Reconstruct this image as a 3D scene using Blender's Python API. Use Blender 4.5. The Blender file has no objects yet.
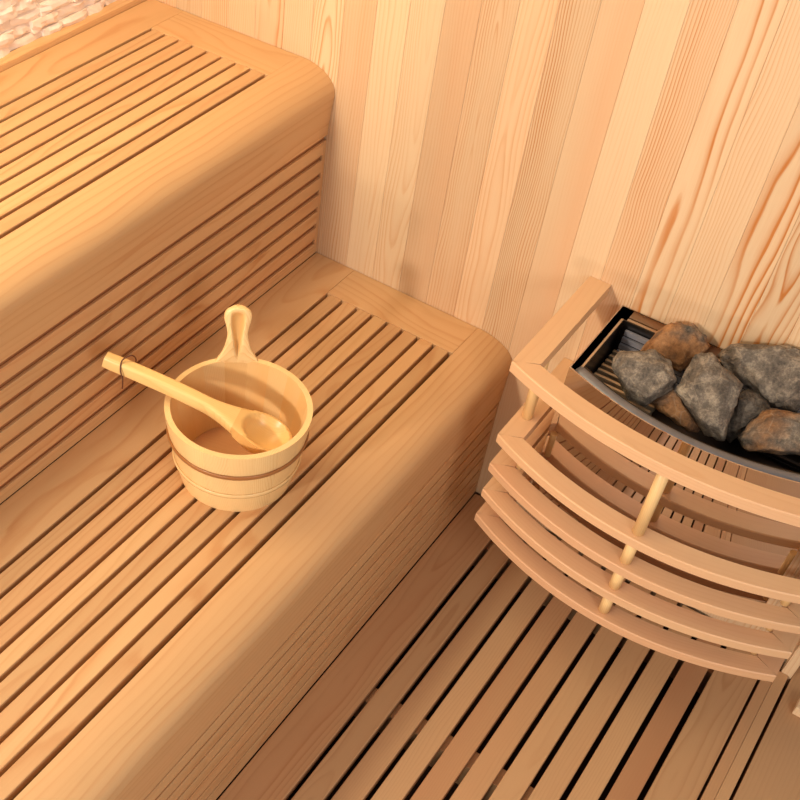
import bpy, bmesh, math, random
from mathutils import Vector, Matrix, noise
from mathutils.geometry import tessellate_polygon

random.seed(7)
SC = bpy.context.scene
COL = SC.collection

# ------------------------------------------------------------------ helpers
def lin(c):
    return tuple(((x/255)/12.92 if x/255 <= .04045 else ((x/255+.055)/1.055)**2.4) for x in c)

def tag(o, label=None, cat=None, group=None, kind=None):
    if label: o['label'] = label
    if cat: o['category'] = cat
    if group: o['group'] = group
    if kind: o['kind'] = kind
    return o

def empty(name, loc, label, cat, group=None):
    o = bpy.data.objects.new(name, None); COL.objects.link(o)
    o.location = loc; o.empty_display_size = .05
    return tag(o, label, cat, group)

class MB:
    """Collects geometry with solid-texture grain coordinates and tone data."""
    def __init__(self):
        self.v = []; self.f = []; self.g = []; self.t = []; self.smooth = []
    def add(self, verts, faces, grain=None, tone=(.6, .5, .0, .4), smooth=False):
        b = len(self.v)
        self.v += [Vector(p) for p in verts]
        self.f += [tuple(i+b for i in f) for f in faces]
        self.smooth += [smooth]*len(faces)
        if grain is None: grain = Grain()
        self.g += [grain(Vector(p)) for p in verts]
        self.t += [tone]*len(verts)
    def box(self, lo, hi, grain=None, tone=(.6, .5, .0, .4), bev=0.0):
        bm = bmesh.new()
        bmesh.ops.create_cube(bm, size=1)
        lo = Vector(lo); hi = Vector(hi)
        for v in bm.verts:
            v.co = Vector([(lo[i]+hi[i])/2+v.co[i]*(hi[i]-lo[i]) for i in range(3)])
        if bev > 0:
            bmesh.ops.bevel(bm, geom=list(bm.edges), offset=bev, segments=2, profile=.5, affect='EDGES')
        self.bm(bm, grain, tone)
    def bm(self, bm, grain=None, tone=(.6, .5, .0, .4), smooth=False, mat=None):
        bm.verts.index_update()
        vs = [(mat @ v.co if mat else v.co.copy()) for v in bm.verts]
        fs = [[v.index for v in f.verts] for f in bm.faces]
        self.add(vs, fs, grain, tone, smooth)
        bm.free()
    def build(self, name, mat, parent=None):
        me = bpy.data.meshes.new(name)
        off = Vector(parent.location) if parent is not None and parent.type == 'EMPTY' else Vector((0, 0, 0))
        if parent is not None and parent.type != 'EMPTY' and parent.parent is not None:
            off = Vector(parent.parent.location)
        me.from_pydata([tuple(p-off) for p in self.v], [], self.f)
        bmx = bmesh.new(); bmx.from_mesh(me)
        bmesh.ops.recalc_face_normals(bmx, faces=bmx.faces)
        bmx.to_mesh(me); bmx.free()
        for p, s in zip(me.polygons, self.smooth): p.use_smooth = s
        a = me.attributes.new('gc', 'FLOAT_VECTOR', 'POINT')
        a.data.foreach_set('vector', [c for p in self.g for c in p])
        a = me.attributes.new('pt', 'FLOAT_COLOR', 'POINT')
        a.data.foreach_set('color', [c for p in self.t for c in p])
        me.materials.append(mat)
        o = bpy.data.objects.new(name, me); COL.objects.link(o)
        if parent is not None: o.parent = parent
        return o

class Grain:
    """maps a point to (along, across, depth) of a board; far across = straight grain, small = cathedral"""
    def __init__(self, along=(0, 1, 0), across=(1, 0, 0), org=(0, 0, 0), straight=None, slope=None):
        self.a = Vector(along).normalized(); self.b = Vector(across).normalized()
        self.c = self.a.cross(self.b); self.o = Vector(org)
        self.ra = random.uniform(-9, 9)
        if straight is None: straight = random.random() < .6
        if straight:
            self.rb = random.choice((-1, 1))*random.uniform(.09, .2); self.rc = random.uniform(-.03, .03)
            self.sl = random.uniform(-.006, .006)
        else:
            self.rb = random.uniform(-.012, .012); self.rc = random.uniform(.01, .04)
            self.sl = random.uniform(-.03, .03) if slope is None else slope
    def __call__(self, p):
        d = p-self.o
        a = d.dot(self.a)
        return (a+self.ra, d.dot(self.b)+self.rb, d.dot(self.c)+self.rc+self.sl*a)

def tone(c=(.3, .7), t=(.3, .7), pink=(0, .25), w=(.25, .5)):
    return (random.uniform(*c), random.uniform(*t), random.uniform(*pink), random.uniform(*w))

# ------------------------------------------------------------------ materials
def nodes(name):
    m = bpy.data.materials.new(name); m.use_nodes = True
    nt = m.node_tree; nt.nodes.clear()
    out = nt.nodes.new('ShaderNodeOutputMaterial'); bs = nt.nodes.new('ShaderNodeBsdfPrincipled')
    nt.links.new(bs.outputs[0], out.inputs[0])
    return m, nt, bs

def N(nt, t, **k):
    n = nt.nodes.new(t)
    for a, b in k.items():
        if a == 'ins':
            for i, v in b.items():
                if isinstance(v, bpy.types.NodeSocket): nt.links.new(v, n.inputs[i])
                else: n.inputs[i].default_value = v
        else: setattr(n, a, b)
    return n

def M(nt, op, a, b=0.0, c=0.0):
    n = N(nt, 'ShaderNodeMath', operation=op, ins={0: a, 1: b, 2: c})
    return n.outputs[0]

def wood(name, light, dark, pinkc, lo=.72, hi=1.1, rough=.48, ring=1.0, contrast=1.0):
    m, nt, bs = nodes(name)
    gc = N(nt, 'ShaderNodeAttribute', attribute_name='gc').outputs['Vector']
    pt = N(nt, 'ShaderNodeAttribute', attribute_name='pt')
    sp = N(nt, 'ShaderNodeSeparateColor', ins={0: pt.outputs['Color']})
    pc, ptn, pp = sp.outputs[0], sp.outputs[1], sp.outputs[2]
    pw = pt.outputs['Alpha']
    def noi(scale, vec_scale, detail=2.0, rough_=.5):
        mp = N(nt, 'ShaderNodeMapping', vector_type='POINT', ins={0: gc}); mp.inputs['Scale'].default_value = vec_scale
        return N(nt, 'ShaderNodeTexNoise', ins={'Vector': mp.outputs[0], 'Scale': scale, 'Detail': detail, 'Roughness': rough_}).outputs[0]
    s = N(nt, 'ShaderNodeSeparateXYZ', ins={0: gc})
    n1 = noi(1.0, (3.2, 14, 14), 1.5); n2 = noi(1.0, (2.3, 9, 9), 1.0); n3 = noi(1.0, (14, 60, 60), 2.0)
    b = M(nt, 'ADD', s.outputs[1], M(nt, 'MULTIPLY', M(nt, 'SUBTRACT', n1, .5), .030))
    c = M(nt, 'ADD', s.outputs[2], M(nt, 'MULTIPLY', M(nt, 'SUBTRACT', n2, .5), .045))
    d = M(nt, 'SQRT', M(nt, 'ADD', M(nt, 'MULTIPLY', b, b), M(nt, 'MULTIPLY', c, c)))
    d = M(nt, 'ADD', d, M(nt, 'MULTIPLY', M(nt, 'SUBTRACT', n3, .5), .0022))
    rw = M(nt, 'MULTIPLY', pw, .016*ring)
    fr = M(nt, 'FRACT', M(nt, 'DIVIDE', d, rw))
    cr = N(nt, 'ShaderNodeValToRGB', ins={0: fr}); e = cr.color_ramp
    e.elements[0].position = 0; e.elements[0].color = (.1, .1, .1, 1)
    e.elements[1].position = 1; e.elements[1].color = (.1, .1, .1, 1)
    for p, v in ((.1, 0), (.45, .08), (.72, .45), (.86, 1), (.93, .85)):
        x = e.elements.new(p); x.color = (v, v, v, 1)
    nb = noi(1.0, (1.6, 26, 26), 1.5)                       # where the lines are strong
    stren = N(nt, 'ShaderNodeMapRange', ins={0: nb, 1: .3, 2: .72, 3: .25, 4: 1.25}).outputs[0]
    k = M(nt, 'MULTIPLY', M(nt, 'MULTIPLY', cr.outputs[0], stren), M(nt, 'MULTIPLY', pc, contrast))
    fib = noi(1.0, (9, 420, 420), 2.0)
    broad = noi(1.0, (.9, 11, 11), 1.0)
    k = M(nt, 'ADD', k, M(nt, 'MULTIPLY', M(nt, 'SUBTRACT', fib, .5), .22*contrast))
    mx = N(nt, 'ShaderNodeMix', data_type='RGBA', clamp_factor=True)
    nt.links.new(k, mx.inputs[0]); mx.inputs[6].default_value = (*lin(light), 1); mx.inputs[7].default_value = (*lin(dark), 1)
    mp_ = N(nt, 'ShaderNodeMix', data_type='RGBA', clamp_factor=True)
    pkf = M(nt, 'MULTIPLY', pp, N(nt, 'ShaderNodeMapRange', ins={0: broad, 1: .35, 2: .65, 3: .35, 4: 1.5}).outputs[0])
    nt.links.new(pkf, mp_.inputs[0]); nt.links.new(mx.outputs[2], mp_.inputs[6]); mp_.inputs[7].default_value = (*lin(pinkc), 1)
    tv = M(nt, 'ADD', N(nt, 'ShaderNodeMapRange', ins={0: ptn, 1: 0., 2: 1., 3: lo, 4: hi}).outputs[0], M(nt, 'MULTIPLY', M(nt, 'SUBTRACT', broad, .5), .18))
    vs = N(nt, 'ShaderNodeVectorMath', operation='SCALE'); nt.links.new(mp_.outputs[2], vs.inputs[0]); nt.links.new(tv, vs.inputs['Scale'])
    nt.links.new(vs.outputs[0], bs.inputs['Base Color'])
    bs.inputs['Roughness'].default_value = rough
    bs.inputs['Specular IOR Level'].default_value = .35
    bp = N(nt, 'ShaderNodeBump', ins={'Strength': .06, 'Distance': .001, 'Height': M(nt, 'ADD', k, fib)})
    nt.links.new(bp.outputs[0], bs.inputs['Normal'])
    return m

def plain(name, col, rough=.5, metal=0.0, noise_amt=0.0, nscale=60, bump=0.0):
    m, nt, bs = nodes(name)
    bs.inputs['Roughness'].default_value = rough; bs.inputs['Metallic'].default_value = metal
    tc = N(nt, 'ShaderNodeTexCoord').outputs['Object']
    n = N(nt, 'ShaderNodeTexNoise', ins={'Vector': tc, 'Scale': nscale, 'Detail': 4.0}).outputs[0]
    f = N(nt, 'ShaderNodeMapRange', ins={0: n, 1: .3, 2: .7, 3: 1-noise_amt, 4: 1+noise_amt}).outputs[0]
    vs = N(nt, 'ShaderNodeVectorMath', operation='SCALE'); vs.inputs[0].default_value = lin(col); nt.links.new(f, vs.inputs['Scale'])
    nt.links.new(vs.outputs[0], bs.inputs['Base Color'])
    if bump:
        bp = N(nt, 'ShaderNodeBump', ins={'Strength': bump, 'Distance': .002, 'Height': n}); nt.links.new(bp.outputs[0], bs.inputs['Normal'])
    return m

W_WALL = wood('pine_wall', (228, 198, 160), (198, 122, 56), (218, 158, 114), lo=.70, hi=1.04, contrast=1.15)
W_BENCH = wood('bench_pine', (222, 178, 128), (192, 122, 62), (208, 150, 104), lo=.74, hi=1.04, contrast=1.0)
W_FLOOR = wood('floor_cedar', (210, 166, 122), (170, 114, 68), (186, 128, 90), lo=.72, hi=1.05, contrast=.6)
W_RAIL = wood('guard_wood', (234, 194, 150), (206, 148, 100), (210, 152, 116), lo=.8, hi=1.08, contrast=.5)
W_BUCKET = wood('bucket_pine', (240, 205, 148), (214, 158, 88), (226, 176, 110), lo=.85, hi=1.08, ring=.6, contrast=1.0, rough=.35)
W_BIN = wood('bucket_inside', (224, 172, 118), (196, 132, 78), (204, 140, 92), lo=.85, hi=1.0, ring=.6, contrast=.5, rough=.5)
W_LADLE = wood('ladle_wood', (240, 200, 132), (214, 154, 78), (224, 168, 96), lo=.9, hi=1.05, ring=.5, contrast=.5, rough=.3)
DARK = plain('dark_void', (58, 34, 20), .9)
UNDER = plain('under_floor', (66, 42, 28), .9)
STEEL = plain('mirror_steel', (206, 194, 186), .015, 1.0, .02, 8)
STEEL2 = plain('dark_steel', (70, 66, 64), .32, .9, .1, 30)
LIP = plain('tray_lip_steel', (132, 134, 142), .45, .55, .08, 40)
RIB = plain('grate_steel', (196, 176, 148), .4, .6, .1, 40)
PLATE = plain('brushed_plate', (168, 168, 178), .4, .5, .12, 50)
LEATHER = plain('leather', (92, 48, 26), .6, 0, .2, 80)
HOOPB = plain('brown_hoop', (160, 104, 58), .28, 0, .08, 50)
HOOPL = plain('pale_hoop', (232, 194, 138), .2, 0, .04, 50)

# ------------------------------------------------------------------ dimensions (metres)
FRONT_Y = -3.0
ZL, ZU = .45, .884
XU, XL = .403, .903        # front faces of the upper and the lower bench
XB = -.066                 # back edge of the upper bench
P0, PW = .4129, .0684      # wall boards

# ------------------------------------------------------------------ wall of upright boards
# per board from x = P0 + k*PW: contrast, tone, pink, ring width, straight, across offset, depth, slope
spec = {-4: (.3, .6, .1, .3, 1), -3: (.6, .5, .1, .35, 0), -2: (.35, .6, .0, .3, 1), -1: (.7, .75, .0, .35, 0),
        0: (.5, .55, .25, .4, 1), 1: (.3, .75, .0, .5, 0), 2: (.4, .6, .0, .35, 0), 3: (.25, .25, .25, .4, 1), 4: (.6, .4, .2, .35, 0),
        5: (.35, .75, .2, .45, 0), 6: (.95, .4, .1, .3, 1), 7: (.18, .6, .3, .4, 1), 8: (.15, .85, .05, .4, 1),
        9: (.8, .72, .2, .34, 1), 10: (1.35, .85, .05, 1.0, 0), 11: (.45, .85, .1, .4, 1), 12: (1.3, .75, .05, .75, 0), 13: (.8, .6, .1, .45, 0)}
wb = MB()
for k in range(-9, 19):
    s = spec.get(k) or (random.uniform(.3, .9), random.uniform(.3, .9), random.uniform(0, .3), .4, random.randint(0, 1))
    x0 = P0+k*PW
    g = Grain((0, 0, 1), (1, 0, 0), (x0+PW/2, 0, 0), straight=bool(s[4]))
    if k == 6: g.rb = .16; g.rc = 0; g.sl = .006
    if k == 10: g.rb = .020; g.rc = .012; g.sl = .010; g.ra = 2.2
    if k == 12: g.rb = .03; g.rc = .01; g.sl = .02
    if k == 5: g.rb = .0; g.rc = .012; g.sl = .012
    bm = bmesh.new()
    y = .0
    # tongue-and-groove board with a fine eased edge
    e = .0007
    prof = [(x0+.0001, .012), (x0+.0001, e), (x0+e, 0), (x0+PW-e, 0), (x0+PW-.0001, e), (x0+PW-.0001, .012)]
    zs = [0.0, 2.35]
    vs = [(px, py, z) for z in zs for px, py in prof]
    n = len(prof)
    fs = [(i, i+1, n+i+1, n+i) for i in range(n-1)]
    bm.free()
    wb.add(vs, fs, g, (s[0], s[1], s[2], s[3]))
wb.box((P0-9*PW, .012, -.1), (P0+19*PW, .05, 2.35), Grain((0, 0, 1), (1, 0, 0)), (.3, 0, .3, .4))
tag(wb.build('wall_back', W_WALL), kind='structure')

# ------------------------------------------------------------------ split-face stone wall
m, nt, bs = nodes('split_stone')
at = N(nt, 'ShaderNodeAttribute', attribute_name='pt')
tc = N(nt, 'ShaderNodeTexCoord').outputs['Object']
nz = N(nt, 'ShaderNodeTexNoise', ins={'Vector': tc, 'Scale': 38.0, 'Detail': 6.0, 'Roughness': .65})
sp_ = N(nt, 'ShaderNodeSeparateColor', ins={0: at.outputs['Color']})
mx = N(nt, 'ShaderNodeMix', data_type='RGBA'); nt.links.new(M(nt, 'ADD', M(nt, 'MULTIPLY', sp_.outputs[0], .6), M(nt, 'SUBTRACT', nz.outputs[0], .3)), mx.inputs[0])
mx.inputs[6].default_value = (*lin((248, 240, 234)), 1); mx.inputs[7].default_value = (*lin((238, 216, 200)), 1)
nt.links.new(mx.outputs[2], bs.inputs['Base Color']); bs.inputs['Roughness'].default_value = .8
bp = N(nt, 'ShaderNodeBump', ins={'Strength': .5, 'Distance': .004, 'Height': nz.outputs[0]}); nt.links.new(bp.outputs[0], bs.inputs['Normal'])
STONE_WALL = m
sw = MB()
z = ZU-.02
row = 0
while z < 1.7:
    h = .024
    y = .0-random.uniform(0, .05)
    while y > FRONT_Y:
        L = random.uniform(.04, .09)
        d = random.uniform(.0, .012)
        x0 = XB-.028
        # rough split block: front face built as a small uneven grid
        nu, nv = 4, 3
        vs = []
        for i in range(nu+1):
            for j in range(nv+1):
                edge = i in (0, nu) or j in (0, nv)
                xx = x0+d+(0 if not edge else -.004)+random.uniform(-.003, .003)
                vs.append((xx, y-L*i/nu+(.0006 if i == 0 else 0), z+h*j/nv-(.0006 if j == nv else 0)))
        fs = [(i*(nv+1)+j, (i+1)*(nv+1)+j, (i+1)*(nv+1)+j+1, i*(nv+1)+j+1) for i in range(nu) for j in range(nv)]
        # sides back to the wall
        b = len(vs)
        ring = [i*(nv+1) for i in range(nu+1)]+[nu*(nv+1)+j for j in range(1, nv+1)]+[i*(nv+1)+nv for i in range(nu-1, -1, -1)]+[j for j in range(nv-1, 0, -1)]
        for r_ in ring: vs.append((x0-.02, vs[r_][1], vs[r_][2]))
        n = len(ring)
        fs += [(ring[q], ring[(q+1) % n], b+(q+1) % n, b+q) for q in range(n)]
        sw.add(vs, fs, None, (random.random(), 0, 0, 1))
        y -= L
    z += h; row += 1
sw.box((XB-.08, FRONT_Y, 0), (XB-.036, .01, 2.3), None, (.5, 0, 0, 1))
tag(sw.build('wall_left', STONE_WALL), kind='structure')

tr = MB()
tr.box((XB-.028, FRONT_Y, ZU-.03), (XB-.002, -.0005, ZU+.012), Grain((0, 1, 0), (1, 0, 0)), (.2, .9, 0, .4), .002)
tag(tr.build('trim_1', W_BENCH), kind='structure')

# ------------------------------------------------------------------ benches
def nose_board(xs, xe, zt, bu, z_low, yb0, yb1, grain, tn, dark_at=None):
    """front board whose edge is a large quarter round: swept profile from bench top down to the face"""
    a, b = (xe+bu)-xs, 0
    prof = []
    return prof

def sweep_profile(mb, prof, y0, y1, grain_y, tn, thick=.02):
    """prof: list of (x,z) outer line; inner line offset by thick; along y from y0 (wall) to y1"""
    arc = [0]
    for i in range(1, len(prof)): arc.append(arc[-1]+math.dist(prof[i], prof[i-1]))
    n = len(prof)
    inner = []
    for i in range(n):
        a = prof[max(i-1, 0)]; b = prof[min(i+1, n-1)]
        t = Vector((b[0]-a[0], b[1]-a[1])).normalized(); nn = Vector((t.y, -t.x))
        if nn.dot(Vector((1, 1))) > 0: nn = -nn
        inner.append((prof[i][0]+nn.x*thick, prof[i][1]+nn.y*thick))
    loop = prof+inner[::-1]; arcs = arc+arc[::-1]; dep = [0]*n+[thick]*n
    vs = []; gs = []
    m_ = len(loop)
    for y in (y0, y1):
        for (x, z_), ar, de in zip(loop, arcs, dep):
            vs.append(Vector((x, y, z_))); gs.append((y+grain_y.ra, ar+grain_y.rb-.06, de+grain_y.rc+grain_y.sl*y))
    base = len(mb.v)
    mb.v += vs; mb.g += gs; mb.t += [tn]*len(vs)
    skin = [(i, i+1, m_+i+1, m_+i) for i in range(n-1)]
    mb.f += [tuple(base+q for q in f) for f in skin]; mb.smooth += [True]*len(skin)
    base = len(mb.v)
    mb.v += [v.copy() for v in vs]; mb.g += gs; mb.t += [tn]*len(vs)
    rest = [(i, (i+1) % m_, m_+(i+1) % m_, m_+i) for i in range(n-1, m_)]
    for o_ in (0, m_):
        for i in range(n-1): rest.append((o_+i, o_+i+1, o_+m_-2-i, o_+m_-1-i))
    mb.f += [tuple(base+q for q in f) for f in rest]; mb.smooth += [False]*len(rest)

def ell(xc, zc, a, b, n=14):
    return [(xc+a*math.sin(t*math.pi/2/n), zc+b*math.cos(t*math.pi/2/n)) for t in range(n+1)]

def bench(name, label, zt, xback, xback1, slots, xf, nose_a, nose_b, bulge, face_slots, zbase, slotw, fslotw, fdep):
    root = empty(name, ((xback+xf)/2, -1.5, zbase), label, 'bench')
    T = .022
    # rear board running to the wall
    b = MB(); b.box((xback, FRONT_Y, zt-T), (xback1, -.001, zt), Grain((0, 1, 0), (1, 0, 0), (xback1, 0, 0), straight=False, slope=.02), (.45, .62, .1, .5), .0015)
    b.build('rear_board', W_BENCH, root)
    # slats between the slots
    e0 = xback1+.0006
    for i in range(len(slots)-1):
        x0 = slots[i]+slotw/2; x1 = slots[i+1]-slotw/2
        b = MB(); b.box((x0, FRONT_Y, zt-T), (x1, -.1065, zt), Grain((0, 1, 0), (1, 0, 0), (x0, 0, 0)), tone((.2, .6), (.35, .75), (0, .35)), .0018)
        b.build('slat', W_BENCH, root)
    # rear board's own ledge up to first slot is the board itself; end board crosses in front of the slats
    x_end = slots[-1]+slotw/2+.002
    b = MB(); b.box((xback1+.0006, -.106, zt-T), (x_end-.0004, -.001, zt), Grain((1, 0, 0), (0, 1, 0), (0, -.05, 0), straight=True), (.4, .66, .12, .35), .0012)
    b.build('end_board', W_BENCH, root)
    # front board with a rounded nose
    # nose profile
    xn = xf+bulge
    prof = [(x_end, zt), (x_end+.03, zt)]
    arc = ell(xn-nose_a, zt-nose_b, nose_a, nose_b)
    prof = [(x_end, zt)]+[(x_end+(arc[0][0]-x_end)*q/3, zt) for q in (1, 2)]+arc
    zf = face_slots[0]+fslotw/2
    zn = prof[-1][1]
    for q in range(1, 8):
        t = q/7; zz = zn+(zf-zn)*t
        prof.append((xf+bulge*(1-t)**1.5*1.0+0*t, zz))
    b = MB(); g = Grain((0, 1, 0), (1, 0, 0), straight=False)
    g.rb = -.10; g.rc = .014; g.sl = .010
    sweep_profile(b, prof, -.001, FRONT_Y, g, (.36, .66, .15, .95), .018)
    b.build('front_board', W_BENCH, root)
    # face slats
    for i in range(len(face_slots)):
        z1 = face_slots[i]-fslotw/2
        z0 = face_slots[i+1]+fslotw/2 if i+1 < len(face_slots) else zbase+.001
        if z1-z0 < .008: continue
        b = MB(); b.box((xf-fdep+.0003, FRONT_Y, z0), (xf, -.012, z1), Grain((0, 1, 0), (0, 0, 1), (0, 0, z0)), tone((.2, .6), (.4, .8), (0, .35)), .0016)
        b.build('face_slat', W_BENCH, root)
    b = MB(); b.box((xf-fdep+.0003, -.0115, zbase+.001), (xf-.001, -.001, face_slots[0]-fslotw/2), Grain((0, 0, 1), (0, 1, 0)), (.3, .5, .2, .4), .0008)
    b.build('end_stile', W_BENCH, root)
    # boards added behind the slots, coloured dark brown for the shade inside them
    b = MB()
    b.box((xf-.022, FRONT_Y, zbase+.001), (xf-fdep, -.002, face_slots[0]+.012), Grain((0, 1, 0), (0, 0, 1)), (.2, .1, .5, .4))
    b.build('slot_shade_board', W_BACK, root); b = MB()
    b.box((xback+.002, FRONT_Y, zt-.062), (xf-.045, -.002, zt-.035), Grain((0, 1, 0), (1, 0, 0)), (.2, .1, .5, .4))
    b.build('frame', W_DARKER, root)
    return root

W_DARKER = wood('bench_cavity_shade', (186, 124, 78), (150, 92, 52), (160, 96, 60), lo=.42, hi=.6)

W_BACK = wood('slot_shade_wood', (196, 138, 90), (160, 102, 60), (170, 108, 70), lo=.8, hi=1.0)
up_slots = [.028+.036*i for i in range(9)]
bench('upper_bench', 'high slatted pine bench along the stone wall, behind the wooden bucket', ZU, XB, .0236, up_slots, XU, .085, .052, .008,
      [.736, .694, .652, .610, .568, .526, .484], ZL, .0075, .0125, .0075)
lo_slots = [.508+.0376*i for i in range(9)]
bench('lower_bench', 'low slatted pine bench with rounded front edge, carrying the wooden bucket', ZL, XU-.0005, .5036, lo_slots, XL, .090, .052, .004,
      [.290, .249, .208, .167, .126, .085, .044], 0.0, .008, .0085, .0045)

# ------------------------------------------------------------------ floor and duckboard
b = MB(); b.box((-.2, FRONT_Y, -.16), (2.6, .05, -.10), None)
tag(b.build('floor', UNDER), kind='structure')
duck = empty('duckboard', (1.27, -1.5, -.1), 'slatted wooden floor duckboard with dark gaps below the stove guard', 'duckboard')
fs_ = [1.006+.0584*i for i in range(10)]+[1.620]
def fl_board(x0, x1, tn, st=None):
    b = MB(); b.box((x0, FRONT_Y, -.022), (x1, -.006, 0), Grain((0, 1, 0), (1, 0, 0), ((x0+x1)/2, 0, 0), straight=st), tn, .0018)
    return b.build('floor_slat', W_FLOOR, duck)
g_w = .0108
fl_board(.9045, 1.006-g_w/2, (.8, .68, .25, .5), False)
tn_f = [(.6, .6, .1, .4), (.3, .45, .2, .35), (.35, .55, .1, .4), (.5, .45, .4, .35), (.25, .5, .2, .4), (.25, .6, .1, .4), (.3, .5, .1, .4), (.3, .45, .0, .4), (.35, .3, .5, .4), (.6, .35, .15, .5)]
for i in range(10):
    fl_board(fs_[i]+g_w/2, fs_[i+1]-(g_w/2 if i < 9 else .003), tn_f[i], False if i in (0, 9) else None)
for yb in (-.1, -.605, -1.11, -1.615, -2.12, -2.6):
    b = MB(); b.box((.914, yb-.02, -.0995), (1.618, yb+.02, -.0225), Grain((1, 0, 0), (0, 1, 0)), (.3, .7, .1, .4), .001)
    b.build('batten', W_FLOOR, duck)

# kerb, corner post and the ground outside the low glass side
b = MB()
b.box((1.6225, FRONT_Y, -.0995), (1.6435, -.0445, .001), Grain((0, 1, 0), (1, 0, 0)), (.3, .4, .2, .4), .0012)
b.box((1.6440, FRONT_Y, -.0995), (1.6660, -.0445, .001), Grain((0, 1, 0), (1, 0, 0)), (.25, .5, .05, .4), .0012)
tag(b.build('trim_2', W_FLOOR), kind='structure')
b = MB(); b.box((1.650, -.044, -.0995), (1.672, -.0005, 2.3), Grain((0, 0, 1), (1, 0, 0)), (.3, .95, .0, .4), .0015)
tag(b.build('trim_3', W_WALL), kind='structure')
b = MB(); b.box((1.6725, -1.0, -.0995), (2.3, -.006, -.002), Grain((0, 1, 0), (1, 0, 0), (1.8, 0, 0), straight=False), (.4, .25, .1, .5), .001)
tag(b.build('trim_4', W_FLOOR), kind='structure')
GREY = plain('outside_tiles', (120, 112, 104), .5, 0, .1, 12)
b = MB(); b.box((1.6725, FRONT_Y, -.0995), (2.6, -1.002, -.012), None)
tag(b.build('trim_5', GREY), kind='structure')

# door stop outside the kerb
ds = empty('door_stop', (1.705, -.13, -.002), 'small pale wooden block with a grey plate beside the kerb, bottom right', 'door stop')
b = MB(); b.box((1.700, -.128, -.0015), (1.730, -.090, .022), Grain((0, 1, 0), (1, 0, 0)), (.2, 1.1, 0, .4), .002); b.build('block', W_WALL, ds)
b = MB(); b.box((1.706, -.121, .0222), (1.724, -.097, .025), None); b.build('plate', RIB, ds)

# ------------------------------------------------------------------ stove guard (rails + dowels)
GX, GH = 1.3165, .3085
guard = empty('stove_guard', (GX, -.18, .22), 'curved slatted wooden guard rail around the steel stove', 'stove guard')
def rail(zt, ye, hh, th, wid, name, tn):
    n = 36
    def yo(x, off): # outer curve, parabola-like circular arc
        u = (x-GX)/GH
        return -(ye+hh*(1-u*u))+off
    b = MB(); ga = Grain((1, 0, 0), (0, 1, 0), (GX, -ye, 0), straight=True)
    vs = []; fs = []; gs = []
    for i in range(n+1):
        x = GX-GH+2*GH*i/n
        # inner edge: offset along the curve normal, mitred with the arms at the corners
        u = (x-GX)/GH; sl = 2*hh*u/GH
        L = math.hypot(1, sl)
        xo, y_o = x, yo(x, 0)
        xi, y_i = x-sl/L*wid, y_o+wid/L
        if i == 0: xi, y_i = x+wid, yo(x+wid, wid)
        elif i == n: xi, y_i = x-wid, yo(x-wid, wid)
        else:
            xi = min(max(xi, GX-GH+wid), GX+GH-wid); 
            y_i = yo(xi, wid)
        e = .002
        ring = [(xo, y_o+e, zt), (xo, y_o, zt-e), (xo, y_o, zt-th+e), (xo, y_o+e, zt-th), (xi, y_i-e, zt-th), (xi, y_i, zt-th+e), (xi, y_i, zt-e), (xi, y_i-e, zt)]
        vs += ring
    for i in range(n):
        for q in range(8): fs.append((i*8+q, (i+1)*8+q, (i+1)*8+(q+1) % 8, i*8+(q+1) % 8))
    fs.append(tuple(range(8))); fs.append(tuple(n*8+q for q in range(8)))
    class G2(Grain):
        def __call__(s, p):
            yy = p.y-yo(min(max(p.x, GX-GH), GX+GH), 0)
            return (p.x+s.ra, yy+s.rb, p.z-zt+s.rc)
    g2 = G2(straight=False); g2.rb = random.uniform(-.05, .05); g2.rc = random.uniform(.02, .05)
    b.add(vs, fs, g2, tn)
    r = b.build(name, W_RAIL, guard)
    for sx in (-1, 1):
        a = MB()
        xo = GX+sx*GH; xi = xo-sx*wid
        yc = -ye; yi = yo(xi, wid)
        # arm from the mitre to the wall
        z0, z1 = zt-th, zt
        pts = [(xo, yc+.0006), (xo, -.001), (xi, -.001), (xi, yi+.0006)]
        a.add([(x, y, z_) for z_ in (z0, z1) for x, y in pts], [(0, 1, 2, 3), (4, 5, 6, 7), (0, 1, 5, 4), (1, 2, 6, 5), (2, 3, 7, 6), (3, 0, 4, 7)],
              Grain((0, 1, 0), (1, 0, 0), (xo, 0, 0), straight=True), (tn[0], tn[1]*.95, tn[2], tn[3]))
        a.build('arm', W_RAIL, guard)
    return r
RT = .0205
rail(.678, .315, .069, .0235, .043, 'top_rail', (.35, .62, .25, .4))
zr = [.476, .398, .3245, .251]
for i, z_ in enumerate(zr):
    rail(z_, .283, .080, RT, .043, 'rail', [(.3, .6, .3, .4), (.4, .5, .4, .4), (.4, .5, .3, .4), (.5, .45, .4, .4)][i])
def dowel(x, y, z0, z1, r=.0105, name='dowel'):
    b = MB(); n = 16
    vs = [(x+r*math.cos(2*math.pi*i/n), y+r*math.sin(2*math.pi*i/n), z_) for z_ in (z0, z1) for i in range(n)]
    fs = [(i, (i+1) % n, n+(i+1) % n, n+i) for i in range(n)]+[tuple(range(n)), tuple(range(n, 2*n))]
    b.add(vs, fs, Grain((0, 0, 1), (1, 0, 0), (x, y, 0), straight=True), (.4, .85, 0, .3), True)
    o = b.build(name, W_BUCKET, guard)
    for p in o.data.polygons:
        if len(p.vertices) > 4: p.use_smooth = False
    return o
levels = [.678-RT]+[z_ for z_ in zr]
tops = [.678]+zr
for (x, y) in ((GX-.002, -.342),):
    for i in range(4): dowel(x, y, tops[i+1]+.0002, tops[i]-(RT if i else .0235)-.0002)
for (x, y) in ((1.029, -.205), (1.604, -.205)): dowel(x, y, tops[1]+.0002, tops[0]-.0237)
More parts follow.
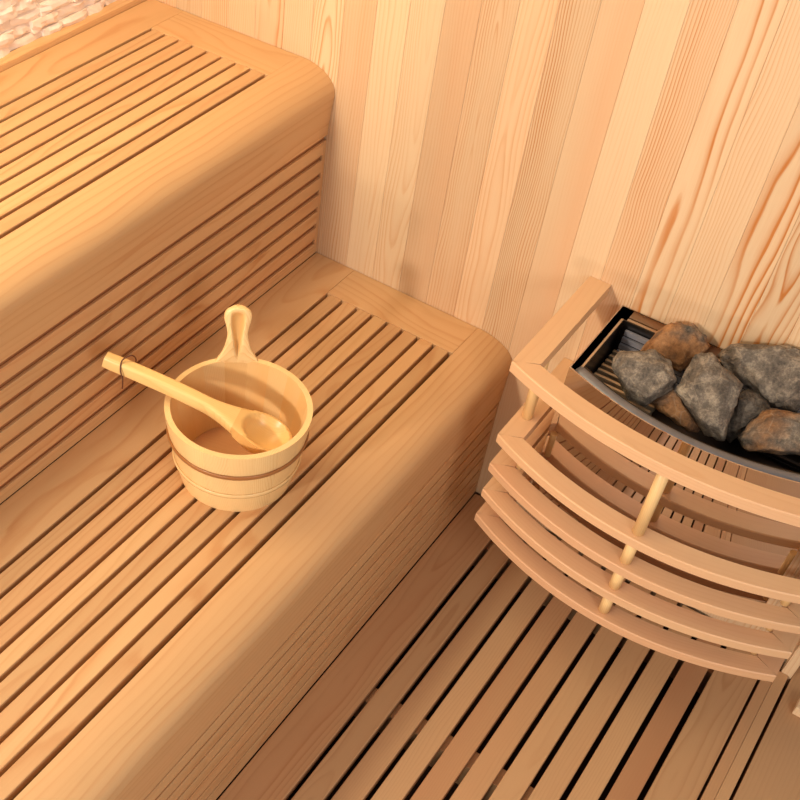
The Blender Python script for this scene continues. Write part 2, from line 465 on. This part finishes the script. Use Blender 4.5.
for (x, y) in ((1.059, -.256), (1.574, -.256)):
    for i in range(1, 4): dowel(x, y, tops[i+1]+.0002, tops[i]-RT-.0002, .0075)

# ------------------------------------------------------------------ stove: mirror steel shell, inner tray, grate
HX, HW = 1.3165, .2335
stove = empty('sauna_stove', (HX, -.14, .34), 'mirror-finished steel sauna stove with stone tray against the board wall', 'stove')
def outline(w, ys, h, yb, n=28):
    """closed plan outline: back-left, along left side to the front arc, back-right"""
    pts = [(HX-w, yb)]
    for i in range(n+1):
        x = HX-w+2*w*i/n; u = (x-HX)/w
        pts.append((x, -(ys+h*(1-u*u))))
    pts.append((HX+w, yb))
    return pts
def wall_loop(mb, outer, inner, z0, z1, smooth=False, close_bottom=None):
    n = len(outer)
    vs = [(x, y, z_) for (pts, z_) in ((outer, z0), (outer, z1), (inner, z1), (inner, z0)) for x, y in pts]
    fs = []
    for lay in range(4):
        a = lay*n; b_ = ((lay+1) % 4)*n
        for i in range(n):
            fs.append((a+i, a+(i+1) % n, b_+(i+1) % n, b_+i))
    mb.add(vs, fs)
YB = -.002
ZT = .648
o1 = outline(HW, .2285, .050, YB, 110); i1 = outline(HW-.0022, .2263, .050, YB-.0022, 110)
SB = .330
b = MB(); wall_loop(b, o1, i1, SB, ZT)
shell = b.build('shell', STEEL, stove)
for p in shell.data.polygons:
    if abs(p.normal.z) < .3: p.use_smooth = True
md = shell.modifiers.new('split', 'EDGE_SPLIT'); md.split_angle = math.radians(20)
# flat steel bottom
b = MB(); n = len(i1)
b.add([(x, y, SB+.002) for x, y in i1]+[(x, y, SB+.004) for x, y in i1], [tuple(range(n)), tuple(range(n, 2*n))]+[(i, (i+1) % n, n+(i+1) % n, n+i) for i in range(n)])
b.build('base_plate', STEEL2, stove)
# inner tray
o2 = outline(HW-.016, .205, .050, YB-.030); i2 = outline(HW-.0195, .2015, .050, YB-.0335)
b = MB(); wall_loop(b, o2, i2, .545, .642); tray = b.build('tray', STEEL2, stove)
b = MB(); n = len(i2)
b.add([(x, y, .547) for x, y in i2]+[(x, y, .549) for x, y in i2], [tuple(range(n)), tuple(range(n, 2*n))]+[(i, (i+1) % n, n+(i+1) % n, n+i) for i in range(n)])
b.build('tray_floor', STEEL2, stove)
# rounded front lip
b = MB(); R_ = .0125; n = 40; ms = 12
vs = []; fs = []
for i in range(n+1):
    w = HW-.014; x = HX-w+2*w*i/n; u = (x-HX)/w
    y = -(.2165+.0495*(1-u*u))
    dydx = 2*.0495*u/w; L = math.hypot(1, dydx); nx, ny = -dydx/L, 1/L
    for q in range(ms):
        a = 2*math.pi*q/ms
        vs.append((x+nx*R_*math.cos(a), y+ny*R_*math.cos(a)+.0015, .637+R_*.8*math.sin(a)))
for i in range(n):
    for q in range(ms): fs.append((i*ms+q, i*ms+(q+1) % ms, (i+1)*ms+(q+1) % ms, (i+1)*ms+q))
fs += [tuple(range(ms)), tuple(n*ms+q for q in range(ms))]
b.add(vs, fs, smooth=True); b.build('front_lip', LIP, stove)
# thin flanges closing the slot between shell and tray on the sides
for sx in (-1, 1):
    x0 = HX+sx*(HW-.0185); x1 = HX+sx*(HW-.0145)
    b = MB(); b.box((min(x0, x1), -.215, .6425), (max(x0, x1), -.036, .6445)); b.build('flange', RIB, stove)
b = MB(); b.box((HX-HW+.020, -.030, .600), (HX+HW-.020, -.006, .628), Grain((1, 0, 0), (0, 1, 0)), (.4, .3, .4, .4)); b.build('rear_reflection_strip', W_WALL, stove)  # strip added in the rear gap, standing in for wood reflected by the shell
# back plate, ribbed, leaning
b = MB()
for k in range(5):
    b.box((HX-HW+.030, -.0445-.004*k, .628-.013*k-.010), (HX+HW-.030, -.0385-.004*k, .628-.013*k))
b.build('back_plate', PLATE, stove)
# grate bars under the stones
for k in range(10):
    y = -.058-.0165*k
    if k > 0: pass
    b = MB(); b.box((HX-HW+.024, y-.0035, .565), (HX-.085, y+.0035, .588), None, bev=.0015); b.build('grate_bar', RIB, stove)
# cord of heating coil: two dark rods beneath the grate
for k in range(2):
    b = MB(); b.box((HX-.18, -.10-.08*k-.004, .553), (HX+.18, -.10-.08*k+.004, .561), None, bev=.0015); b.build('heating_rod', STEEL2, stove)

# ------------------------------------------------------------------ stones
def stone_mat():
    m, nt, bs = nodes('basalt')
    oi = N(nt, 'ShaderNodeAttribute', attribute_name='pt'); sp = N(nt, 'ShaderNodeSeparateColor', ins={0: oi.outputs['Color']})
    gc = N(nt, 'ShaderNodeAttribute', attribute_name='gc').outputs['Vector']
    a = N(nt, 'ShaderNodeTexNoise', ins={'Vector': gc, 'Scale': 34.0, 'Detail': 8.0, 'Roughness': .72}).outputs[0]
    f = N(nt, 'ShaderNodeTexNoise', ins={'Vector': gc, 'Scale': 240.0, 'Detail': 4.0, 'Roughness': .7}).outputs[0]
    br = N(nt, 'ShaderNodeTexNoise', ins={'Vector': gc, 'Scale': 17.0, 'Detail': 3.0}).outputs[0]
    vo = N(nt, 'ShaderNodeTexVoronoi', feature='DISTANCE_TO_EDGE', ins={'Vector': gc, 'Scale': 26.0})
    cr = N(nt, 'ShaderNodeValToRGB', ins={0: M(nt, 'ADD', M(nt, 'MULTIPLY', a, .75), M(nt, 'MULTIPLY', f, .25))}); e = cr.color_ramp
    e.elements[0].position = .34; e.elements[0].color = (*lin((46, 43, 41)), 1)
    e.elements[1].position = .68; e.elements[1].color = (*lin((206, 190, 168)), 1)
    x = e.elements.new(.5); x.color = (*lin((124, 113, 101)), 1)
    brn = N(nt, 'ShaderNodeValToRGB', ins={0: a}); e = brn.color_ramp
    e.elements[0].position = .3; e.elements[0].color = (*lin((92, 56, 30)), 1)
    e.elements[1].position = .7; e.elements[1].color = (*lin((206, 146, 88)), 1)
    bf = M(nt, 'MULTIPLY', N(nt, 'ShaderNodeMapRange', ins={0: M(nt, 'ADD', br, M(nt, 'SUBTRACT', sp.outputs[0], .5)), 1: .5, 2: .68, 3: 0., 4: 1.}).outputs[0], .85)
    mx = N(nt, 'ShaderNodeMix', data_type='RGBA', clamp_factor=True); nt.links.new(bf, mx.inputs[0]); nt.links.new(cr.outputs[0], mx.inputs[6]); nt.links.new(brn.outputs[0], mx.inputs[7])
    # thin pale veins
    vf = N(nt, 'ShaderNodeMapRange', ins={0: vo.outputs['Distance'], 1: 0., 2: .035, 3: .35, 4: 0.}).outputs[0]
    vf = M(nt, 'MULTIPLY', vf, N(nt, 'ShaderNodeMapRange', ins={0: br, 1: .45, 2: .6, 3: 0., 4: 1.}).outputs[0])
    m2 = N(nt, 'ShaderNodeMix', data_type='RGBA', clamp_factor=True); nt.links.new(vf, m2.inputs[0]); nt.links.new(mx.outputs[2], m2.inputs[6]); m2.inputs[7].default_value = (*lin((196, 176, 150)), 1)
    vs = N(nt, 'ShaderNodeVectorMath', operation='SCALE'); nt.links.new(m2.outputs[2], vs.inputs[0])
    nt.links.new(N(nt, 'ShaderNodeMapRange', ins={0: sp.outputs[1], 1: 0., 2: 1., 3: .35, 4: 1.15}).outputs[0], vs.inputs['Scale'])
    nt.links.new(vs.outputs[0], bs.inputs['Base Color']); bs.inputs['Roughness'].default_value = .75
    bp = N(nt, 'ShaderNodeBump', ins={'Strength': 1.0, 'Distance': .006, 'Height': M(nt, 'ADD', a, M(nt, 'MULTIPLY', f, .5))}); nt.links.new(bp.outputs[0], bs.inputs['Normal'])
    return m
BASALT = stone_mat()

CAM = Vector((1.48595, -1.76462, 1.92626))
Rw = [Vector((.80280, .59441, .04675)), Vector((.45499, -.56006, -.69232)), Vector((-.38534, .57707, -.72007))]
FPX = 1118.16; PCX, PCY = 267.39, 457.40
def ray(px, py):
    u, v = (px-PCX)/FPX, (py-PCY)/FPX
    return (Rw[0]*u+Rw[1]*v+Rw[2])
# Stone outlines were measured on the photograph and converted once into world space; each stone is a closed solid.
def stone(pts, zc, depth, name_label, brown, bright, seed, cap=.62, shift=(0, 0)):
    random.seed(seed)
    cx = sum(p[0] for p in pts)/len(pts); cy = sum(p[1] for p in pts)/len(pts)
    pts = [(cx+(x-cx)*1.035, cy+(y-cy)*1.035) for x, y in pts]
    P = []
    cx = sum(p[0] for p in pts)/len(pts); cy = sum(p[1] for p in pts)/len(pts)
    cpx = 560+cx*.3; cpy = 280+cy*.3
    d = ray(cpx, cpy); C0 = CAM+d*((zc-CAM.z)/d.z)
    nrm = (C0-CAM).normalized()
    for (px, py) in pts:
        dd = ray(560+px*.3, 280+py*.3)
        P.append(CAM+dd*((C0-CAM).dot(nrm)/dd.dot(nrm)))
    up = (Vector((0, 0, 1))*.75-nrm*.5).normalized()
    bm = bmesh.new()
    for p in P:
        bm.verts.new(p+nrm*random.uniform(-.05, .05)*depth)
        q = C0+(p-C0)*random.uniform(.82, .95)-nrm*depth*random.uniform(.45, .7); bm.verts.new(q)
        q = C0+(p-C0)*random.uniform(cap-.15, cap+.1)-nrm*depth*random.uniform(.95, 1.1); bm.verts.new(q)
        q = C0+(p-C0)*random.uniform(.55, .8)+nrm*depth*random.uniform(.6, 1.0); bm.verts.new(q)
    r = bmesh.ops.convex_hull(bm, input=list(bm.verts))
    bmesh.ops.delete(bm, geom=list({g for g in r['geom_interior']+r['geom_unused'] if isinstance(g, bmesh.types.BMVert)}), context='VERTS')
    # merge tiny facets so the stone shows clear broken faces
    bmesh.ops.dissolve_limit(bm, angle_limit=math.radians(22), verts=bm.verts, edges=bm.edges)
    bmesh.ops.triangulate(bm, faces=bm.faces)
    bmesh.ops.subdivide_edges(bm, edges=bm.edges, cuts=7, use_grid_fill=True)
    bmesh.ops.triangulate(bm, faces=[f for f in bm.faces if len(f.verts) > 4])
    for _ in range(1): bmesh.ops.smooth_vert(bm, verts=bm.verts, factor=.15, use_axis_x=True, use_axis_y=True, use_axis_z=True)
    bm.normal_update()
    off = Vector((seed*3.1, seed*1.7, 0))
    for v in bm.verts:
        p = v.co+off
        n = noise.noise(p*42)*.0035+noise.noise(p*110)*.0026+noise.noise(p*240)*.0012
        n += (abs(noise.noise(p*26))-.25)*.005+(abs(noise.noise(p*70))-.25)*.003
        v.co += v.normal*n
    b = MB()
    class G3:
        def __call__(s, p): return tuple(p+off)
    b.bm(bm, G3(), (brown, bright, 0, 1), True)
    o = b.build('stove_stone', BASALT)
    tag(o, name_label, 'stone', 'stones in the stove tray')
    return o
stone([(270, 235), (300, 190), (370, 140), (440, 150), (480, 185), (497, 225), (460, 255), (402, 312), (372, 280), (345, 240)], .640, .030,
      'orange-brown stone at the back left of the stove tray', .74, .9, 3)
stone([(172, 290), (200, 238), (312, 232), (362, 268), (392, 330), (375, 365), (330, 380), (285, 418), (228, 396), (195, 345)], .640, .032,
      'grey speckled stone nearest the bare grate on the left', .18, .78, 5)
stone([(385, 370), (412, 315), (455, 255), (505, 245), (560, 300), (607, 350), (598, 405), (545, 530), (482, 515), (425, 430)], .652, .034,
      'large grey-brown stone in the middle, its point towards the guard', .30, .72, 8)
stone([(528, 250), (570, 215), (610, 206), (700, 215), (790, 222), (860, 280), (860, 350), (785, 440), (700, 412), (620, 350), (558, 300)], .672, .026,
      'broad flat grey stone lying highest, at the right', .16, .80, 11)
stone([(508, 240), (540, 212), (590, 205), (640, 215), (640, 250), (560, 290)], .630, .022,
      'small brown stone at the back, half under the broad flat stone', .6, .55, 14)
stone([(308, 405), (345, 370), (390, 372), (425, 430), (480, 500), (440, 510), (380, 480), (330, 440)], .606, .022,
      'small brown stone in front, tucked low between the grey stones', .62, .55, 17)
stone([(590, 380), (625, 360), (690, 400), (700, 440), (640, 490), (570, 545), (545, 520)], .612, .026,
      'dark grey stone wedged low behind the brown stone at the right', .05, .22, 20)
stone([(596, 530), (640, 470), (700, 425), (800, 445), (880, 500), (880, 590), (790, 600), (700, 585), (625, 572)], .622, .030,
      'brown and grey stone at the right front by the tray lip', .56, .66, 23)

# ------------------------------------------------------------------ bucket
BC = Vector((.6705, -.6420, ZL))
BH, BRT, BRB, BT = .160, .1285, .1010, .0125
random.seed(21)
bucket = empty('sauna_bucket', BC, 'round pine bucket with a paddle handle and two hoops, on the low bench', 'bucket')
NS = 18
def brad(z_): # outer radius at height above base
    t = z_/BH
    return BRB+(BRT-BRB)*(t**.85)
def bucket_side(mb, tn_list):
    for s in range(NS):
        a0 = 2*math.pi*s/NS; a1 = 2*math.pi*(s+1)/NS
        nA, nZ = 5, 8
        g = Grain((0, 0, 1), (math.cos((a0+a1)/2+math.pi/2), math.sin((a0+a1)/2+math.pi/2), 0), BC, straight=True)
        for inside in (0, 1):
            vs = []
            for i in range(nA+1):
                a = a0+(a1-a0)*i/nA
                ed = .0005 if i in (0, nA) else 0
                for j in range(nZ+1):
                    z_ = BH*j/nZ
                    r_ = brad(z_)-(BT if inside else 0)+(ed if inside else -ed)
                    if j == nZ: r_ += (.0012 if inside else -.0012)
                    vs.append(BC+Vector((r_*math.cos(a), r_*math.sin(a), z_ if j < nZ else BH)))
            fs = [(i*(nZ+1)+j, (i+1)*(nZ+1)+j, (i+1)*(nZ+1)+j+1, i*(nZ+1)+j+1) for i in range(nA) for j in range(nZ)]
            mb[inside].add(vs, fs, g, tn_list[s], True)
        vs = []
        for i in range(nA+1):
            a = a0+(a1-a0)*i/nA
            for r_, zz in ((brad(BH)-.0012, BH), (brad(BH)-BT+.0012, BH)):
                vs.append(BC+Vector((r_*math.cos(a), r_*math.sin(a), zz)))
        mb[0].add(vs, [(i*2, i*2+1, i*2+3, i*2+2) for i in range(nA)], g, tn_list[s])
        vs = []
        for i in range(nA+1):
            a = a0+(a1-a0)*i/nA
            for r_ in (BRB, BRB-BT): vs.append(BC+Vector((r_*math.cos(a), r_*math.sin(a), .0003)))
        mb[0].add(vs, [(i*2, i*2+1, i*2+3, i*2+2) for i in range(nA)], g, tn_list[s])
tl = [tone((.2, .6), (.55, .9), (0, .2), (.2, .35)) for _ in range(NS)]
mbs = (MB(), MB()); bucket_side(mbs, tl)
staves = mbs[0]
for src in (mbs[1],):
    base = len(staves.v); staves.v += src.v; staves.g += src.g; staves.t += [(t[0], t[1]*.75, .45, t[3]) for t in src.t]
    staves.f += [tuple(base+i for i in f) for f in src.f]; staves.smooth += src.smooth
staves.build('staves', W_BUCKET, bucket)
b = MB(); n = 48
r1 = brad(.022)-BT-.0004
vs = [BC+Vector((r1*math.cos(2*math.pi*i/n), r1*math.sin(2*math.pi*i/n), z_)) for z_ in (.008, .022) for i in range(n)]
b.add(vs, [tuple(range(n)), tuple(range(n, 2*n))]+[(i, (i+1) % n, n+(i+1) % n, n+i) for i in range(n)], Grain((1, .3, 0), (-.3, 1, 0), BC), (.5, .45, .6, .4))
b.build('bottom', W_BIN, bucket)
def hoop(zc, w, th, mat, name='hoop'):
    b = MB(); n = 64; ms = 8
    vs = []; fs = []
    for i in range(n):
        a = 2*math.pi*i/n
        for q in range(ms):
            t = 2*math.pi*q/ms; zz = zc+w/2*math.sin(t)
            r_ = brad(zz)+th*.45+th*.75*math.cos(t)
            vs.append(BC+Vector((r_*math.cos(a), r_*math.sin(a), zz)))
    for i in range(n):
        for q in range(ms): fs.append((i*ms+q, i*ms+(q+1) % ms, ((i+1) % n)*ms+(q+1) % ms, ((i+1) % n)*ms+q))
    b.add(vs, fs, smooth=True)
    return b.build(name, mat, bucket)
tag(hoop(.108, .011, .0032, HOOPB), 'shiny brown upper hoop')
tag(hoop(.052, .011, .0030, HOOPL), 'pale lower hoop')
# paddle handle rising from the rim
HA = math.radians(129)
er = Vector((math.cos(HA), math.sin(HA), 0)); et = Vector((-math.sin(HA), math.cos(HA), 0))
prof = [(-.05, .0375), (-.012, .0385), (.0, .0375), (.005, .0345), (.010, .0305), (.016, .0265), (.026, .0225), (.040, .0190), (.052, .0178), (.064, .0195), (.074, .0222), (.082, .0240), (.089, .0238), (.095, .0215), (.0995, .0170), (.1025, .0105), (.1035, .004)]
b = MB(); nu = 32
vsF, vsB = [], []; GRO = {}
for (h, w) in prof:
    zz = BH+h
    for i in range(nu+1):
        s = -1+2*i/nu
        # base follows the rim curve, upper part flat
        curve = max(0, min(1, 1-h/.05)); x_t = s*w
        rr = brad(BH)
        sag = rr-math.sqrt(max(rr*rr-x_t*x_t, 0)); 
        tilt = max(h, 0)*.16
        edge = .0035*(abs(s)**4)
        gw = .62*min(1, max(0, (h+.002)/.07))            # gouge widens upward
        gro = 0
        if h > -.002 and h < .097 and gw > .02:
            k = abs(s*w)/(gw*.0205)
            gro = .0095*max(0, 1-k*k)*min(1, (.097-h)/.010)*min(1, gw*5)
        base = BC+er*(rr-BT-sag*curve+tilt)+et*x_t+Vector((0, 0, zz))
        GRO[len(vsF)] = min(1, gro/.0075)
        vsF.append(base+er*(edge+gro)+er*(.0000 if h >= 0 else .0006))
        vsB.append(base+er*(BT-edge-(.0008 if h < 0.001 else 0)))
n1 = nu+1; m1 = len(prof)
fs = [(j*n1+i, j*n1+i+1, (j+1)*n1+i+1, (j+1)*n1+i) for j in range(m1-1) for i in range(nu)]
off = m1*n1
fs += [tuple(off+q for q in f) for f in fs]
for j in range(m1-1):
    for i in (0, nu): fs.append((j*n1+i, (j+1)*n1+i, off+(j+1)*n1+i, off+j*n1+i))
for i in range(nu):
    fs.append((i, i+1, off+i+1, off+i)); fs.append(((m1-1)*n1+i, (m1-1)*n1+i+1, off+(m1-1)*n1+i+1, off+(m1-1)*n1+i))
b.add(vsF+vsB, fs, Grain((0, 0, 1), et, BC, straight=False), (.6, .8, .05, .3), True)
for q, dpt in GRO.items(): b.t[q] = (.6, .8-.55*dpt, .05+.95*dpt, .3)  # shade of the gouge put into the colour, darker and redder with depth
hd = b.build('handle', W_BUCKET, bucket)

# ------------------------------------------------------------------ ladle resting across the rim
LA = Vector((.456, -.737, .662)); LB = Vector((.700, -.652, .607)); LC = Vector((.733, -.650, .586))
ladle = empty('ladle', ((LA+LC)/2), 'wooden ladle lying across the bucket rim, its bowl inside the bucket', 'ladle')
ax = (LC-LA).normalized(); side = ax.cross(Vector((0, 0, 1))).normalized(); upv = side.cross(ax).normalized()
RB, RS = .048, .040
LT = (LC-LA).length
def ladle_pt(sx, k, lay):
    """sx: distance along the ladle, k in -1..1 across, lay 1 top / 0 bottom"""
    q = (sx-LT)/RB
    sj = LT-.30*RB; wj = RS*math.sqrt(1-.09); dj = RS*.30/math.sqrt(.91)/RB; sa = LT-.118; wa = .0112
    if sx >= sj: w = RS*math.sqrt(max(1-q*q, 0))
    elif sx <= sa: w = wa-.0008*max(0, 1-sx/.02)
    else:
        Lh = sj-sa; t = (sx-sa)/Lh
        w = wa*(2*t**3-3*t*t+1)+wj*(-2*t**3+3*t*t)+dj*Lh*(t**3-t*t)
    th = .0132 if sx < LT-.12 else .0132-.0022*min((sx-LT+.12)/.07, 1)
    y = w*k
    arch = .0075*math.sin(min(max(sx/LT, 0), 1)*math.pi)
    rr = math.sqrt(min(q*q+(y/RS)**2, 1.0))
    if lay:
        z_ = th*(1-.35*abs(k)**6) if q < -.7 else th*(1-.12*abs(k)**6)
        if q > -1 and rr < .86: z_ -= .026*(1-(rr/.86)**2)**.62
    else:
        z_ = -th*(1-.35*abs(k)**6)
        if q > -1: z_ = -th-.020*math.sqrt(max(1-rr*rr, 0))+.008*rr**3*max(0, min(1, (q+.6)/.6))
    return LA+ax*sx+side*y+upv*(z_+arch-.003)
def ladle_piece(s0, s1, ns, name, tn, start_cap, end_cap):
    b = MB(); nk = 14
    ks = [math.sin(math.pi/2*(-1+2*i/nk))*.999 if True else 0 for i in range(nk+1)]
    tops = []; bots = []
    for i in range(ns+1):
        f = i/ns; sx = s0+(s1-s0)*(math.sin(f*math.pi/2) if end_cap else f)
        for k in ks: tops.append(ladle_pt(sx, k, 1))
        for k in ks: bots.append(ladle_pt(sx, k, 0))
    n1 = nk+1; O = len(tops); fs = []
    for i in range(ns):
        for q in range(nk):
            a = i*n1+q
            fs.append((a, a+1, a+n1+1, a+n1)); fs.append((O+a, O+a+n1, O+a+n1+1, O+a+1))
        fs.append((i*n1, (i+1)*n1, O+(i+1)*n1, O+i*n1)); fs.append((i*n1+nk, O+i*n1+nk, O+(i+1)*n1+nk, (i+1)*n1+nk))
    for e in ([0] if start_cap else [])+([ns] if end_cap else []):
        for q in range(nk): fs.append((e*n1+q, e*n1+q+1, O+e*n1+q+1, O+e*n1+q))
    b.add(tops+bots, fs, Grain(ax, side, LA, straight=True), tn, True)
    o = b.build(name, W_LADLE, ladle)
    md = o.modifiers.new('bevel_shade', 'EDGE_SPLIT'); md.split_angle = math.radians(48)
    return o
ladle_piece(0, LT-.055, 40, 'handle', (.45, .8, 0, .35), True, False)
ladle_piece(LT-.055, LT+RB*.999, 44, 'bowl', (.6, .5, .6, .35), False, True)  # bowl toned darker and pinker, its shade inside the bucket painted in
# leather thong through the handle end
base = LA+ax*.034
key = [base+side*.016-upv*.034+ax*.012, base+side*.0155-upv*.012+ax*.008, base+side*.0145+upv*.004, base+side*.004+upv*.0175-ax*.004, base-side*.010+upv*.023+ax*.006, base-side*.0155+upv*.012+ax*.014, base-side*.0150-upv*.010+ax*.012]
def catmull(P, n=6):
    out = []
    Q = [P[0]]+P+[P[-1]]
    for i in range(1, len(Q)-2):
        for k in range(n):
            t = k/n; a, b_, c, d = Q[i-1], Q[i], Q[i+1], Q[i+2]
            out.append(.5*((2*b_)+(c-a)*t+(2*a-5*b_+4*c-d)*t*t+(3*b_-a-3*c+d)*t**3))
    return out+[P[-1]]
pl = catmull(key); b = MB(); vs = []; ms = 8
for i, p in enumerate(pl):
    t = (pl[min(i+1, len(pl)-1)]-pl[max(i-1, 0)]).normalized(); u = t.cross(ax+Vector((.01, .02, .3))).normalized(); w_ = t.cross(u)
    vs += [p+u*.0013*math.cos(2*math.pi*q/ms)+w_*.0013*math.sin(2*math.pi*q/ms) for q in range(ms)]
b.add(vs, [(i*ms+q, i*ms+(q+1) % ms, (i+1)*ms+(q+1) % ms, (i+1)*ms+q) for i in range(len(pl)-1) for q in range(ms)]+[tuple(range(ms)), tuple((len(pl)-1)*ms+q for q in range(ms))], smooth=True)
b.build('leather_loop', LEATHER, ladle)

# ------------------------------------------------------------------ light
def area(name, loc, target, size, power, col, sy=None):
    l = bpy.data.lights.new(name, 'AREA'); l.energy = power; l.color = col; l.size = size
    if sy: l.shape = 'RECTANGLE'; l.size_y = sy
    o = bpy.data.objects.new(name, l); COL.objects.link(o); o.location = loc
    o.rotation_euler = (Vector(target)-Vector(loc)).to_track_quat('-Z', 'Y').to_euler()
    return o
area('ceiling_light', (.9, -1.3, 2.6), (.9, -1.0, 0), 1.2, 5, (1, .90, .78))
area('front_light', (.34, -3.1, 1.62), (.9, -.1, .65), .17, 40, (1, .90, .78))
area('door_light', (3.0, -1.9, 1.7), (.6, -.6, .4), .8, 22, (1, .91, .83))
area('upper_strip', (.10, -1.0, 1.8), (.15, -.8, .9), .25, 14, (1, .78, .44), 1.6)
area('low_light', (1.30, -2.75, .45), (1.3, -.1, .7), .10, 9, (1, .88, .74))
w = bpy.data.worlds.new('world'); SC.world = w; w.use_nodes = True
bg = w.node_tree.nodes['Background']; bg.inputs[0].default_value = (1, .92, .84, 1); bg.inputs[1].default_value = .24

# ------------------------------------------------------------------ camera
cd = bpy.data.cameras.new('camera'); cam = bpy.data.objects.new('camera', cd); COL.objects.link(cam)
X = Rw[0].normalized(); Z = -Rw[2]; Z = (Z-X*Z.dot(X)).normalized(); Y = Z.cross(X)
cam.matrix_world = Matrix(((X.x, Y.x, Z.x, CAM.x), (X.y, Y.y, Z.y, CAM.y), (X.z, Y.z, Z.z, CAM.z), (0, 0, 0, 1)))
cd.sensor_width = 36; cd.lens = FPX/800*36
cd.shift_x = (400-PCX)/800; cd.shift_y = (PCY-400)/800
cd.clip_start = .05
SC.camera = cam
SC.view_settings.view_transform = 'Standard'
SC.view_settings.look = 'None'
